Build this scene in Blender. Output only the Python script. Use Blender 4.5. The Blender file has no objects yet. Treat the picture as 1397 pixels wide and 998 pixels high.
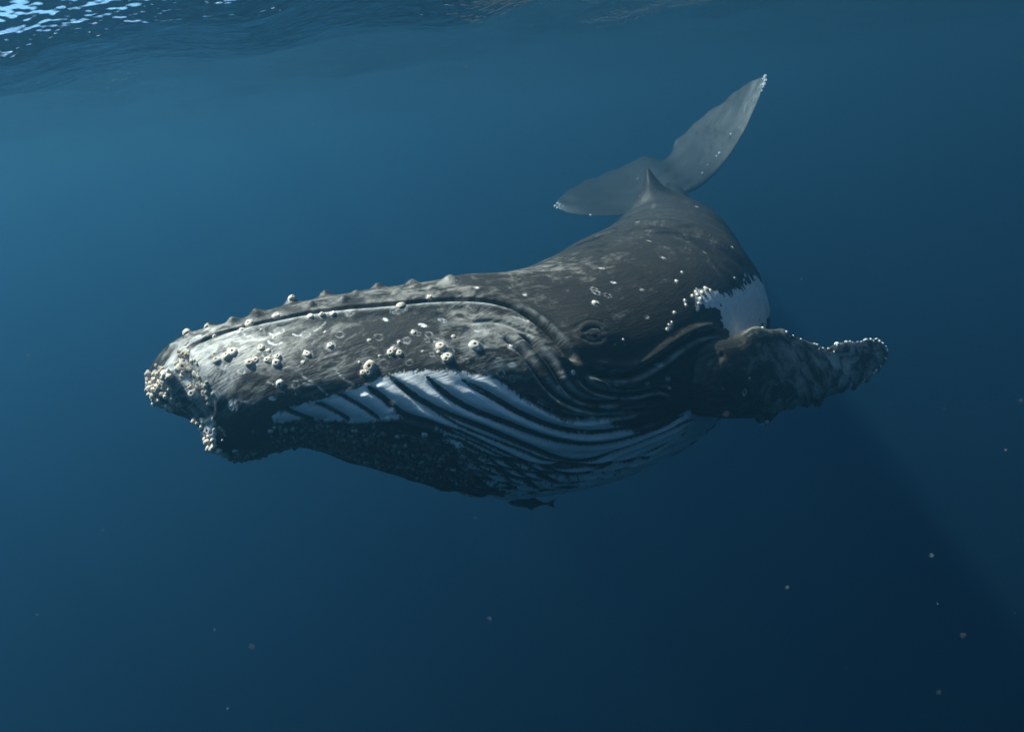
import bpy, bmesh, math, random
import numpy as np
from mathutils import Vector, Matrix

random.seed(7)
rng = np.random.default_rng(7)
scene = bpy.context.scene
COL = scene.collection
R = math.radians

# ------------------------------------------------------------------ camera
PW, PH = 1397.0, 998.0          # frame units used for measuring
FPX = 1096.0                    # focal length in the same units
PITCH, ROLL = R(-16.0), R(8.0)
CAM_LOC = np.array([0.0, 0.0, -1.9])          # sea level is z = 0
cF = np.array([0.0, math.cos(PITCH), math.sin(PITCH)])
_u0 = np.array([0.0, -math.sin(PITCH), math.cos(PITCH)])
_r0 = np.array([1.0, 0.0, 0.0])
cR = math.cos(ROLL) * _r0 - math.sin(ROLL) * _u0
cU = math.sin(ROLL) * _r0 + math.cos(ROLL) * _u0
cam_data = bpy.data.cameras.new('camera')
cam = bpy.data.objects.new('camera', cam_data)
COL.objects.link(cam)
cam.matrix_world = Matrix(((cR[0], cU[0], -cF[0], CAM_LOC[0]),
                           (cR[1], cU[1], -cF[1], CAM_LOC[1]),
                           (cR[2], cU[2], -cF[2], CAM_LOC[2]), (0, 0, 0, 1)))
cam_data.sensor_fit = 'HORIZONTAL'
cam_data.sensor_width = 36.0
cam_data.lens = 36.0 * FPX / PW
cam_data.clip_start, cam_data.clip_end = 0.05, 2000.0
cam_data.dof.use_dof = True
cam_data.dof.focus_distance = 4.4
cam_data.dof.aperture_fstop = 3.2
scene.camera = cam

# ------------------------------------------------------------------ light
SUN_EL, SUN_AZ = R(58.0), R(287.0)            # azimuth clockwise from +Y: high on the left
SUN_DIR = np.array([math.cos(SUN_EL) * math.sin(SUN_AZ), math.cos(SUN_EL) * math.cos(SUN_AZ), math.sin(SUN_EL)])
world = bpy.data.worlds.new('World')
scene.world = world
world.use_nodes = True
wn = world.node_tree
wn.nodes.clear()
sky = wn.nodes.new('ShaderNodeTexSky')
sky.sky_type = 'NISHITA'
sky.sun_disc = False
sky.sun_elevation = SUN_EL
sky.sun_rotation = SUN_AZ
bg = wn.nodes.new('ShaderNodeBackground')
bg.inputs['Strength'].default_value = 0.08
wo = wn.nodes.new('ShaderNodeOutputWorld')
wn.links.new(sky.outputs[0], bg.inputs[0])
wn.links.new(bg.outputs[0], wo.inputs[0])
sun_data = bpy.data.lights.new('sun', 'SUN')
sun_data.energy = 5.0
sun_data.angle = R(1.6)          # spread a little by the rippled surface
sun_data.color = (1.0, 0.93, 0.81)
sun = bpy.data.objects.new('sun', sun_data)
COL.objects.link(sun)
sun.rotation_euler = Vector(SUN_DIR).to_track_quat('Z', 'Y').to_euler()
sun.location = (0, 0, 40)
vs = scene.view_settings
vs.view_transform = 'Standard'
vs.look = 'None'
vs.exposure = 1.8
vs.gamma = 1.0
vs.use_curve_mapping = False
scene.cycles.volume_bounces = 3
scene.cycles.max_bounces = 6
scene.cycles.transparent_max_bounces = 12
scene.cycles.use_denoising = True

# ------------------------------------------------------------------ helpers
def unproj(px, py, d):
    px, py, d = np.asarray(px, float), np.asarray(py, float), np.asarray(d, float)
    x = (px - PW / 2) / FPX * d
    y = (PH / 2 - py) / FPX * d
    return CAM_LOC + x[..., None] * cR + y[..., None] * cU + d[..., None] * cF

def proj(P):
    v = P - CAM_LOC
    d = v @ cF
    return PW / 2 + FPX * (v @ cR) / d, PH / 2 - FPX * (v @ cU) / d, d

def hermite(xk, yk, x):
    """monotone-ish cubic (PCHIP) through the knots"""
    xk, yk = np.asarray(xk, float), np.asarray(yk, float)
    h = np.diff(xk)
    dl = np.diff(yk) / h
    m = np.zeros_like(yk)
    for i in range(1, len(xk) - 1):
        if dl[i - 1] * dl[i] > 0:
            w1, w2 = 2 * h[i] + h[i - 1], h[i] + 2 * h[i - 1]
            m[i] = (w1 + w2) / (w1 / dl[i - 1] + w2 / dl[i])
    m[0], m[-1] = dl[0], dl[-1]
    i = np.clip(np.searchsorted(xk, x) - 1, 0, len(h) - 1)
    t = (x - xk[i]) / h[i]
    return ((2 * t**3 - 3 * t**2 + 1) * yk[i] + (t**3 - 2 * t**2 + t) * h[i] * m[i]
            + (-2 * t**3 + 3 * t**2) * yk[i + 1] + (t**3 - t**2) * h[i] * m[i + 1])

def catmull(P, n):
    """smooth resample of a polyline to n points (chord-length Catmull-Rom)"""
    P = np.asarray(P, float)
    if len(P) == 2:
        t = np.linspace(0, 1, n)[:, None]
        return P[0] * (1 - t) + P[1] * t
    c = np.r_[0, np.cumsum(np.linalg.norm(np.diff(P, axis=0), axis=1))]
    m = np.gradient(P, c, axis=0)
    x = np.linspace(0, c[-1], n)
    i = np.clip(np.searchsorted(c, x) - 1, 0, len(P) - 2)
    h = np.diff(c)[i]
    t = ((x - c[i]) / h)[:, None]
    h = h[:, None]
    return ((2 * t**3 - 3 * t**2 + 1) * P[i] + (t**3 - 2 * t**2 + t) * h * m[i]
            + (-2 * t**3 + 3 * t**2) * P[i + 1] + (t**3 - t**2) * h * m[i + 1])

def smooth1(y, k):
    """box smooth along axis 0 with edge padding"""
    if k < 1:
        return y
    p = np.concatenate([np.repeat(y[:1], k, 0), y, np.repeat(y[-1:], k, 0)])
    c = np.cumsum(np.concatenate([np.zeros_like(p[:1]), p]), axis=0)
    n = 2 * k + 1
    return (c[n:] - c[:-n]) / n

def norm(v):
    return v / np.maximum(np.linalg.norm(v, axis=-1, keepdims=True), 1e-12)

def sstep(a, b, x):
    t = np.clip((x - a) / (b - a), 0, 1)
    return t * t * (3 - 2 * t)

def seg_dist(P, L):
    """distance from points P (n,2) to polyline L (m,2), and the fraction along it"""
    best = np.full(len(P), 1e9)
    frac = np.zeros(len(P))
    m = len(L) - 1
    for i in range(m):
        a, b = L[i], L[i + 1]
        ab = b - a
        t = np.clip(((P - a) @ ab) / max(ab @ ab, 1e-12), 0, 1)
        d = np.hypot(P[:, 0] - a[0] - t * ab[0], P[:, 1] - a[1] - t * ab[1])
        k = d < best
        best[k] = d[k]
        frac[k] = (i + t[k]) / m
    return best, frac

def poly_sd(P, L):
    """signed distance to a closed polygon, positive inside"""
    L = np.asarray(L)
    d, _ = seg_dist(P, np.vstack([L, L[:1]]))
    ins = np.zeros(len(P), bool)
    for i in range(len(L)):
        a, b = L[i], L[(i + 1) % len(L)]
        if abs(b[1] - a[1]) < 1e-12:
            continue
        c = (a[1] > P[:, 1]) != (b[1] > P[:, 1])
        ins ^= c & (P[:, 0] < (b[0] - a[0]) * (P[:, 1] - a[1]) / (b[1] - a[1]) + a[0])
    return np.where(ins, d, -d)

def _hash(ix, iy, iz):
    h = (ix.astype(np.int64) * 374761393 + iy.astype(np.int64) * 668265263 + iz.astype(np.int64) * 2147483647) & 0xffffffff
    h = ((h ^ (h >> 13)) * 1274126177) & 0xffffffff
    return ((h ^ (h >> 16)) & 0xffff) / 65535.0

def vnoise(P):
    """value noise, -1..1"""
    f = np.floor(P)
    t = P - f
    t = t * t * (3 - 2 * t)
    i = f.astype(np.int64)
    r = 0
    for dx in (0, 1):
        for dy in (0, 1):
            for dz in (0, 1):
                w = (t[:, 0] if dx else 1 - t[:, 0]) * (t[:, 1] if dy else 1 - t[:, 1]) * (t[:, 2] if dz else 1 - t[:, 2])
                r = r + w * _hash(i[:, 0] + dx, i[:, 1] + dy, i[:, 2] + dz)
    return r * 2 - 1

def grid_quads(n, m, wrap=False, off=0, flip=False):
    i, j = np.meshgrid(np.arange(n - 1), np.arange(m if wrap else m - 1), indexing='ij')
    j2 = (j + 1) % m
    a, b, c, d = i * m + j, i * m + j2, (i + 1) * m + j2, (i + 1) * m + j
    q = np.stack([a, d, c, b] if flip else [a, b, c, d], -1).reshape(-1, 4)
    return q + off

def np_mesh(name, V, Q, attrs=None, uv=None, smooth=True):
    me = bpy.data.meshes.new(name)
    V = np.ascontiguousarray(V, np.float32)
    Q = np.ascontiguousarray(Q, np.int32)
    k = Q.shape[1]
    me.vertices.add(len(V))
    me.vertices.foreach_set('co', V.ravel())
    me.loops.add(Q.size)
    me.loops.foreach_set('vertex_index', Q.ravel())
    me.polygons.add(len(Q))
    me.polygons.foreach_set('loop_start', np.arange(len(Q), dtype=np.int32) * k)
    me.polygons.foreach_set('loop_total', np.full(len(Q), k, np.int32))
    me.update(calc_edges=True)
    if smooth:
        me.polygons.foreach_set('use_smooth', np.ones(len(Q), bool))
    for nm, val in (attrs or {}).items():
        val = np.asarray(val, np.float32)
        if val.ndim == 2:
            a = me.attributes.new(nm, 'FLOAT_VECTOR', 'POINT')
            a.data.foreach_set('vector', np.ascontiguousarray(val).ravel())
        else:
            a = me.attributes.new(nm, 'FLOAT', 'POINT')
            a.data.foreach_set('value', np.ascontiguousarray(val))
    me.validate()
    return me

def obj(name, me, mat=None, parent=None, loc=None):
    o = bpy.data.objects.new(name, me)
    COL.objects.link(o)
    if mat is not None and me is not None and not me.materials:
        me.materials.append(mat)
    if parent is not None:
        o.parent = parent
    if loc is not None:
        o.location = loc
    return o

# ------------------------------------------------------------------ node helper
class NT:
    def __init__(self, name):
        self.mat = bpy.data.materials.new(name)
        self.mat.use_nodes = True
        self.t = self.mat.node_tree
        self.t.nodes.clear()
        self.out = self.t.nodes.new('ShaderNodeOutputMaterial')
    def n(self, typ, **kw):
        nd = self.t.nodes.new(typ)
        for k, v in kw.items():
            setattr(nd, k, v)
        return nd
    def link(self, a, b):
        self.t.links.new(a, b)
    def put(self, sock, v):
        if isinstance(v, bpy.types.NodeSocket):
            self.link(v, sock)
        else:
            sock.default_value = v
    def math(self, op, a, b=0.0, c=None, clamp=False):
        nd = self.n('ShaderNodeMath', operation=op, use_clamp=clamp)
        self.put(nd.inputs[0], a)
        self.put(nd.inputs[1], b)
        if c is not None:
            self.put(nd.inputs[2], c)
        return nd.outputs[0]
    def mix(self, f, a, b):
        nd = self.n('ShaderNodeMix', data_type='RGBA')
        self.put(nd.inputs[0], f)
        self.put(nd.inputs[6], a)
        self.put(nd.inputs[7], b)
        return nd.outputs[2]
    def ramp(self, x, lo, hi, a=0.0, b=1.0):
        nd = self.n('ShaderNodeMapRange', interpolation_type='SMOOTHSTEP')
        self.put(nd.inputs[0], x)
        nd.inputs[1].default_value, nd.inputs[2].default_value = lo, hi
        nd.inputs[3].default_value, nd.inputs[4].default_value = a, b
        return nd.outputs[0]
    def attr(self, name, vec=False):
        nd = self.n('ShaderNodeAttribute', attribute_name=name)
        return nd.outputs['Vector'] if vec else nd.outputs['Fac']
    def noise(self, vec, scale, detail=4.0, rough=0.55, dist=0.0):
        nd = self.n('ShaderNodeTexNoise')
        self.put(nd.inputs['Vector'], vec)
        nd.inputs['Scale'].default_value = scale
        nd.inputs['Detail'].default_value = detail
        nd.inputs['Roughness'].default_value = rough
        nd.inputs['Distortion'].default_value = dist
        return nd.outputs['Fac']
    def scale(self, vec, s):
        nd = self.n('ShaderNodeVectorMath', operation='MULTIPLY')
        self.put(nd.inputs[0], vec)
        nd.inputs[1].default_value = s
        return nd.outputs[0]
    def bsdf(self, color, rough, normal=None, spec=0.5):
        b = self.n('ShaderNodeBsdfPrincipled')
        self.put(b.inputs['Base Color'], color)
        self.put(b.inputs['Roughness'], rough)
        b.inputs['Specular IOR Level'].default_value = spec
        if normal is not None:
            self.link(normal, b.inputs['Normal'])
        self.link(b.outputs[0], self.out.inputs['Surface'])
        return b
    def bump(self, h, strength, dist):
        nd = self.n('ShaderNodeBump')
        nd.inputs['Strength'].default_value = strength
        nd.inputs['Distance'].default_value = dist
        self.link(h, nd.inputs['Height'])
        return nd.outputs[0]

def C(r, g, b):
    return (r, g, b, 1.0)

# ------------------------------------------------------------------ materials
def mat_skin():
    m = NT('whale_skin')
    q = m.attr('flow', True)                       # metres along the body, metres round it
    ob = m.n('ShaderNodeTexCoord').outputs['Object']
    wear, white, groove, scar, crest = (m.attr(k) for k in ('wear', 'white_sd', 'groove_d', 'scar', 'crest'))
    n1 = m.noise(m.scale(q, (1.2, 2.4, 1.0)), 2.2, 6, 0.62, 0.4)
    n2 = m.noise(m.scale(q, (0.7, 2.0, 1.0)), 11.0, 6, 0.65, 0.6)
    n3 = m.noise(q, 70.0, 3, 0.6)
    fl = m.noise(m.scale(q, (9.0, 70.0, 1.0)), 1.0, 3, 0.6, 0.5)
    rag = m.noise(m.scale(q, (1.0, 1.0, 1.0)), 26.0, 5, 0.7)
    brush = m.noise(m.scale(q, (115.0, 20.0, 1.0)), 1.0, 4, 0.65, 0.2)
    # black to grey skin, worn paler in patches
    g = m.math('ADD', m.math('MULTIPLY', n1, 0.75), m.math('MULTIPLY', n2, 0.45))
    nm = m.noise(m.scale(q, (1.0, 1.5, 1.0)), 8.0, 7, 0.68, 0.7)
    sp = m.noise(q, 34.0, 4, 0.7)
    g = m.math('ADD', g, m.math('MULTIPLY', m.math('MULTIPLY', wear, 0.62), m.ramp(nm, 0.36, 0.66)))
    g = m.math('ADD', g, m.math('MULTIPLY', m.math('SUBTRACT', sp, 0.5), 0.55))
    pale = m.ramp(g, 0.64, 1.10)
    base = m.mix(pale, C(0.026, 0.024, 0.020), C(0.215, 0.205, 0.180))
    base = m.mix(m.ramp(g, 1.05, 1.5), base, C(0.46, 0.44, 0.40))
    brown = m.ramp(m.noise(m.scale(q, (1, 1.6, 1)), 3.1, 4), 0.5, 0.75)
    base = m.mix(m.math('MULTIPLY', brown, 0.22), base, C(0.05, 0.042, 0.03))
    base = m.mix(m.math('MULTIPLY', m.ramp(n3, 0.55, 0.8), 0.18), base, C(0.25, 0.25, 0.24))
    # white throat and flank, edges frayed
    sd = m.math('ADD', white, m.math('MULTIPLY', m.math('SUBTRACT', brush, 0.5), 0.040))
    sd = m.math('ADD', sd, m.math('MULTIPLY', m.math('SUBTRACT', rag, 0.5), 0.08))
    wmask = m.ramp(sd, -0.006, 0.012)
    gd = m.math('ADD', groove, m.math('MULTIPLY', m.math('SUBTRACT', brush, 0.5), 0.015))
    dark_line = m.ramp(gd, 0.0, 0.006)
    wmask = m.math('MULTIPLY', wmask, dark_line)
    fleck = m.ramp(m.math('ADD', rag, m.math('MULTIPLY', m.attr('fleck'), 0.24)), 0.80, 0.84)
    wmask = m.math('MULTIPLY', wmask, m.math('SUBTRACT', 1.0, fleck))
    wcol = m.mix(m.ramp(n2, 0.3, 0.8), C(0.84, 0.84, 0.83), C(0.66, 0.68, 0.68))
    col = m.mix(wmask, base, wcol)
    # lit edges of the folds, painted in as paler crests
    cm = m.math('MULTIPLY', crest, m.ramp(m.noise(m.scale(q, (14, 14, 1)), 1.0, 4, 0.7), 0.30, 0.62))
    col = m.mix(m.math('MULTIPLY', cm, m.math('SUBTRACT', 1.0, wmask)), col, C(0.46, 0.47, 0.45))
    col = m.mix(m.math('MULTIPLY', m.attr('mouth_shade'), .85), col, C(0.012, 0.012, 0.012))   # shade in the mouth gap, painted near black
    # ring scars and white marks
    sm = m.math('MULTIPLY', scar, m.ramp(m.noise(q, 60.0, 4, 0.7), 0.36, 0.62), clamp=True)
    col = m.mix(sm, col, C(0.74, 0.73, 0.70))
    # a few long hairline scratches
    sc = m.ramp(fl, 0.70, 0.74, 0.0, 0.22)
    col = m.mix(m.math('MULTIPLY', sc, m.ramp(n1, 0.45, 0.6)), col, C(0.30, 0.30, 0.29))
    h = m.math('ADD', m.math('MULTIPLY', n2, 0.5), m.math('MULTIPLY', n3, 0.22))
    h = m.math('ADD', h, m.math('MULTIPLY', fl, 0.2))
    nrm = m.bump(h, 0.55, 0.02)
    m.bsdf(col, m.ramp(n2, 0.2, 0.8, 0.34, 0.58), nrm, 0.22)
    return m.mat

def mat_plain(name, c1, c2, scale, rough, spec=0.4, bump=0.4, bd=0.004):
    m = NT(name)
    ob = m.n('ShaderNodeTexCoord').outputs['Object']
    n1 = m.noise(ob, scale, 5, 0.6)
    rnd = m.n('ShaderNodeObjectInfo').outputs['Random']
    f = m.math('ADD', m.ramp(n1, 0.3, 0.72), m.math('MULTIPLY', m.math('SUBTRACT', rnd, 0.5), 0.6), clamp=True)
    m.bsdf(m.mix(f, C(*c1), C(*c2)), rough, m.bump(n1, bump, bd), spec)
    return m.mat

M_SKIN = mat_skin()
M_BARN = mat_plain('barnacle_shell', (0.80, 0.74, 0.64), (0.60, 0.47, 0.33), 60.0, 0.7)
M_BARNW = mat_plain('bleached_barnacle_shell', (0.82, 0.82, 0.79), (0.66, 0.65, 0.60), 60.0, 0.7)
M_HOLE = mat_plain('barnacle_opening', (0.10, 0.06, 0.035), (0.22, 0.13, 0.07), 80.0, 0.8)
M_CRUST = mat_plain('overgrown_barnacle_shell', (0.46, 0.47, 0.40), (0.14, 0.145, 0.08), 9.0, 0.8)
def mat_crust():
    m = NT('growth_crust')
    ob = m.n('ShaderNodeTexCoord').outputs['Object']
    n1 = m.noise(ob, 30.0, 4, 0.6)
    c = m.mix(m.attr('tint'), C(0.07, 0.065, 0.03), C(0.60, 0.60, 0.50))
    c = m.mix(m.ramp(n1, .35, .75), c, C(0.07, 0.062, 0.03))
    m.bsdf(c, 0.85, m.bump(n1, .4, .003), .3)
    return m.mat
M_GROW = mat_crust()
M_EYE = mat_plain('wet_eye', (0.012, 0.010, 0.009), (0.03, 0.024, 0.02), 40.0, 0.08, 0.6, 0.0)
M_FISH = mat_plain('fish_skin', (0.030, 0.030, 0.032), (0.075, 0.07, 0.07), 22.0, 0.45)
M_SPECK = mat_plain('plankton', (0.34, 0.37, 0.38), (0.22, 0.24, 0.25), 50.0, 0.8)

# ------------------------------------------------------------------ whale body
# stations from the snout to the tail: frame position, distance, back height, belly depth, half width, roll
ST = np.array([
    # px    py    D     top   bot   width roll  pear
    [201, 521, 4.00, 0.00, 0.00, 0.00, 8, .00],
    [205, 520, 4.00, 0.055, 0.06, 0.06, 8, .00],
    [214, 518, 4.00, 0.10, 0.12, 0.12, 8, .02],
    [232, 515, 4.01, 0.165, 0.17, 0.19, 8, .05],
    [258, 513, 4.03, 0.213, 0.22, 0.26, 8, .08],
    [290, 512, 4.06, 0.245, 0.345, 0.33, 8, .12],
    [325, 512, 4.09, 0.280, 0.425, 0.39, 8, .16],
    [365, 512, 4.14, 0.340, 0.40, 0.45, 8, .20],
    [410, 513, 4.20, 0.392, 0.365, 0.51, 9, .22],
    [470, 515, 4.30, 0.450, 0.42, 0.59, 9, .22],
    [540, 517, 4.43, 0.515, 0.51, 0.67, 10, .20],
    [610, 518, 4.58, 0.565, 0.61, 0.74, 10, .17],
    [680, 515, 4.78, 0.610, 0.70, 0.80, 10, .13],
    [745, 505, 5.08, 0.665, 0.76, 0.86, 10, .09],
    [800, 490, 5.48, 0.735, 0.80, 0.92, 11, .05],
    [845, 470, 6.00, 0.800, 0.83, 0.96, 11, .02],
    [878, 445, 6.60, 0.830, 0.84, 0.97, 12, .0],
    [897, 410, 7.40, 0.760, 0.80, 0.87, 12, .0],
    [914, 360, 8.30, 0.640, 0.66, 0.66, 13, .0],
    [920, 333, 9.20, 0.460, 0.46, 0.45, 16, .0],
    [920, 311, 10.10, 0.310, 0.32, 0.28, 22, .0],
    [920, 281, 11.00, 0.250, 0.24, 0.21, 27, .0],
    [917, 264, 11.60, 0.150, 0.14, 0.15, 30, .0],
    [914, 254, 11.90, 0.060, 0.05, 0.10, 31, .0],
    [913, 250, 12.02, 0.00, 0.00, 0.0, 31, .0]])
def deep(d):
    d = np.asarray(d, float)
    return np.where(d > 5.48, 5.48 + (d - 5.48) * 1.6, d)   # the tail half trails far behind
_d2 = deep(ST[:, 2])
ST[:, 3:6] *= (_d2 / ST[:, 2])[:, None]
ST[:, 2] = _d2
NS, NH = 1000, 361
kn = unproj(ST[:, 0], ST[:, 1], ST[:, 2])
ck = np.r_[0, np.cumsum(np.linalg.norm(np.diff(kn, axis=0), axis=1))]
LEN = ck[-1]
# more rings on the head than on the tail
tt = np.linspace(0, 1, NS)
arc = LEN * (0.36 * tt + 0.64 * tt ** 2.6)
arc = np.where(tt < 0.03, arc * sstep(-0.03, 0.03, tt) ** 0.8, arc)
arc[0], arc[-1] = 0, LEN
arc = np.maximum.accumulate(arc + np.arange(NS) * 1e-7)
fine = np.linspace(0, arc[-1], 1600)
spf = np.stack([hermite(ck, kn[:, k], fine) for k in range(3)], 1)
_e = 40                                            # extend straight past both ends, then smooth
spf = np.vstack([2 * spf[0] - spf[_e:0:-1], spf, 2 * spf[-1] - spf[-2:-_e - 2:-1]])
spf = smooth1(spf, 26)[_e:-_e]
spf[0], spf[-1] = kn[0], kn[-1]
spine = np.stack([np.interp(arc, fine, spf[:, k]) for k in range(3)], 1)
tanf = norm(smooth1(np.gradient(spf, axis=0), 60))
T = norm(np.stack([np.interp(arc, fine, tanf[:, k]) for k in range(3)], 1))
a_, b_, w_, ro, pear = (hermite(ck, ST[:, k], arc) for k in (3, 4, 5, 6, 7))
a_, b_, w_ = (np.maximum(x, 0.0) for x in (a_, b_, w_))
U0 = norm(cU - (T @ cU)[:, None] * T)
L0 = norm(np.cross(U0, -T))
rr = np.radians(ro)[:, None]
Lv = np.cos(rr) * L0 + np.sin(rr) * U0
Uv = np.cos(rr) * U0 - np.sin(rr) * L0
u = np.linspace(0, 1, NH)

def section(sgn=1.0):
    ph = np.pi * u[None, :]
    lat = w_[:, None] * np.abs(np.sin(ph)) ** 0.92 * (1 - pear[:, None] * np.cos(ph))
    ver = np.where(np.cos(ph) > 0, a_[:, None], b_[:, None]) * np.cos(ph)
    # backs are gabled toward the tail stock
    return spine[:, None, :] + sgn * lat[..., None] * Lv[:, None, :] + ver[..., None] * Uv[:, None, :]

base = section()                                   # left half, dorsal line to ventral line
def normals(G):
    ds = np.gradient(G, axis=0)
    du = np.gradient(G, axis=1)
    return norm(np.cross(ds, du))
nb = normals(base)
out_dir = base - spine[:, None, :]
if ((nb * out_dir).sum(-1)).mean() < 0:
    nb = -nb
nb[0] = -T[0]
nb[-1] = T[-1]
girth = np.linalg.norm(np.diff(base, axis=1), axis=2).sum(1)
girth = np.maximum(girth, 0.02)
flowX = np.repeat(arc[:, None], NH, 1)
flowY = u[None, :] * girth[:, None]
F2 = np.stack([flowX.ravel(), flowY.ravel()], 1)
bx, by, bd = proj(base.reshape(-1, 3))
facing = ((nb.reshape(-1, 3)) * (CAM_LOC - base.reshape(-1, 3))).sum(1) > 0
FI = np.nonzero(facing)[0]
fx, fy = bx[FI], by[FI]

def pick(px, py):
    """index of the body grid point seen at a frame position"""
    return FI[np.argmin((fx - px) ** 2 + (fy - py) ** 2)]

def path(pts, n=28):
    P = catmull(pts, n)
    k = np.array([pick(*p) for p in P])
    Q = F2[k]
    return np.vstack([Q[:1], smooth1(Q, 2)[1:-1], Q[-1:]])

disp = np.zeros(NS * NH)
groove_d = np.full(NS * NH, 1.0)
white_sd = np.full(NS * NH, -1.0)
crest = np.zeros(NS * NH)
wear = np.zeros(NS * NH)
scar = np.zeros(NS * NH)
fleck = np.zeros(NS * NH)
mouth_shade = np.zeros(NS * NH)

def near(Lp, mrg):
    lo, hi = Lp.min(0) - mrg, Lp.max(0) + mrg
    return np.nonzero((F2[:, 0] > lo[0]) & (F2[:, 0] < hi[0]) & (F2[:, 1] > lo[1]) & (F2[:, 1] < hi[1]))[0]

def groove(Lp, depth, sig, lineW=0.0, crestW=0.0, bulge=0.0, t0=0.12, t1=0.12):
    k = near(Lp, sig * 5 + 0.08)
    d, f = seg_dist(F2[k], Lp)
    e = sstep(0, t0, f) * sstep(0, t1, 1 - f) if t0 > 0 else np.ones_like(f)
    disp[k] -= depth * e * np.exp(-(d / sig) ** 2)
    if bulge:
        disp[k] += bulge * e * np.exp(-((d - 2.3 * sig) / (1.3 * sig)) ** 2)
    if lineW:
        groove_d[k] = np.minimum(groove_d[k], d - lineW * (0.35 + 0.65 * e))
    if crestW:
        crest[k] = np.maximum(crest[k], crestW * e * np.exp(-((d - 1.35 * sig) / (0.5 * sig)) ** 2))

# --- the mouth: lower lip stands proud of the narrow upper jaw
MOUTH = [(262, 474), (285, 462), (310, 455), (340, 447), (380, 437), (440, 427), (500, 421), (545, 417), (600, 413), (640, 412),
         (680, 416), (712, 427), (738, 444), (760, 465), (777, 486), (795, 503)]
mp = path(MOUTH, 60)
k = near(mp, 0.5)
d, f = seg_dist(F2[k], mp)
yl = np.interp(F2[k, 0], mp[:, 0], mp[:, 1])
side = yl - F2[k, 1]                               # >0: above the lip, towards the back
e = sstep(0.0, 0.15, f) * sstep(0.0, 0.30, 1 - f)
disp[k] -= e * 0.060 * sstep(-0.004, 0.014, side) * (1 - sstep(0.020, 0.050, side))
disp[k] += e * 0.016 * np.exp(-((side - 0.12) / 0.05) ** 2)
disp[k] += e * 0.018 * np.exp(-((side + 0.03) / 0.035) ** 2)
groove(mp - np.array([0, .012]), 0.10, 0.015, 0.0, 0.0, 0.0, 0.12, 0.05)
crest[k] = np.maximum(crest[k], e * 0.9 * np.exp(-((side + 0.024) / 0.016) ** 2))
mouth_shade[k] = e * np.exp(-((side - 0.018) / 0.016) ** 2)  # painted shade where the upper jaw overhangs the mouth gap

# --- folds behind the jaw, towards the flipper
FOLDS = [
    ([(795, 503), (811, 509), (839, 513), (865, 511), (891, 497), (916, 480), (936, 464), (961, 454), (990, 453)], .045, .020, .55),
    ([(705, 450), (734, 475), (756, 501), (769, 527), (788, 544), (814, 549), (852, 547)], .030, .014, 1.0),
    ([(676, 453), (708, 475), (730, 504), (753, 536), (779, 552), (804, 559), (850, 560), (900, 557)], .026, .013, .9),
    ([(713, 536), (737, 551), (766, 565), (795, 570), (833, 567), (878, 560)], .026, .013, .9),
    ([(788, 511), (798, 523), (814, 533), (833, 537), (872, 536), (904, 530), (923, 539)], .030, .014, .9),
    ([(812, 511), (822, 519), (836, 530)], .016, .009, .8),
    ([(640, 440), (670, 437), (700, 444), (735, 462)], .010, .014, .5),
    ([(690, 417), (715, 424), (745, 446), (768, 470), (786, 496)], .012, .012, .5)]
for pts, dep, sg, cw in FOLDS:
    groove(path(pts), dep, sg, 0.0, cw, dep * 0.45)

# --- throat pleats
PLEATS = [
    [(387, 556), (405, 565), (428, 573)],
    [(432, 549), (453, 560), (476, 573)],
    [(462, 537), (489, 553), (518, 572)],
    [(502, 527), (527, 547), (541, 560), (560, 569), (588, 576), (620, 590)],
    [(529, 510), (546, 526), (567, 542), (594, 558), (631, 571), (667, 586), (694, 598), (727, 612), (770, 627), (800, 628), (833, 617), (878, 600), (923, 581), (945, 572)],
    [(584, 514), (600, 532), (622, 548), (646, 560), (682, 573), (715, 587), (751, 598), (788, 605), (839, 602), (868, 594), (904, 581), (932, 566)],
    [(631, 518), (661, 535), (691, 554), (721, 569), (757, 583), (790, 589), (830, 588), (870, 580), (905, 571)],
    [(600, 575), (640, 592), (680, 611), (720, 627), (760, 640), (800, 640), (840, 630), (890, 612), (935, 590)],
    [(610, 592), (650, 610), (690, 628), (730, 643), (765, 652), (805, 652), (850, 638), (900, 615)],
    [(620, 612), (660, 630), (700, 646), (740, 660), (780, 661), (820, 654)],
    [(630, 634), (670, 650), (710, 664), (745, 673)]]
for i0_, i1_ in ((4, 7), (7, 8), (8, 9), (9, 10)):
    PLEATS.append([tuple(p) for p in (catmull(PLEATS[i0_], 9) + catmull(PLEATS[i1_], 9)) / 2])
PLEATS.append([(648, 655), (690, 668), (730, 680), (765, 676)])
for i, pts in enumerate(PLEATS):
    wd = .010 if 3 <= i <= 6 else (.006 if i < 11 else .002)
    groove(path(pts, 36), (.026 if i < 7 else .018) if i > 2 else .014, .014 if i < 7 else .011, wd, 0.25, .010 if i > 2 else .003, 0.08, 0.05)
# pleats further round the belly, out of the camera's sight
for j in range(7):
    uu = 0.80 + 0.03 * j
    xs = np.linspace(0.9 + .1 * (j % 2), 4.0, 26)
    gy = np.interp(xs, arc, girth)
    groove(np.stack([xs, uu * gy], 1), .028, .018, .010, 0, .01, .06, .06)
# creases at the snout
for pts, dep, sg in (([(243, 476), (251, 498), (266, 522), (281, 546), (291, 572)], .026, .018),
                     ([(226, 520), (235, 540), (247, 560)], .016, .014),
                     ([(262, 545), (276, 562), (288, 582)], .016, .012)):
    groove(path(pts), dep, sg, 0, 0.6, dep * .5)

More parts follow.
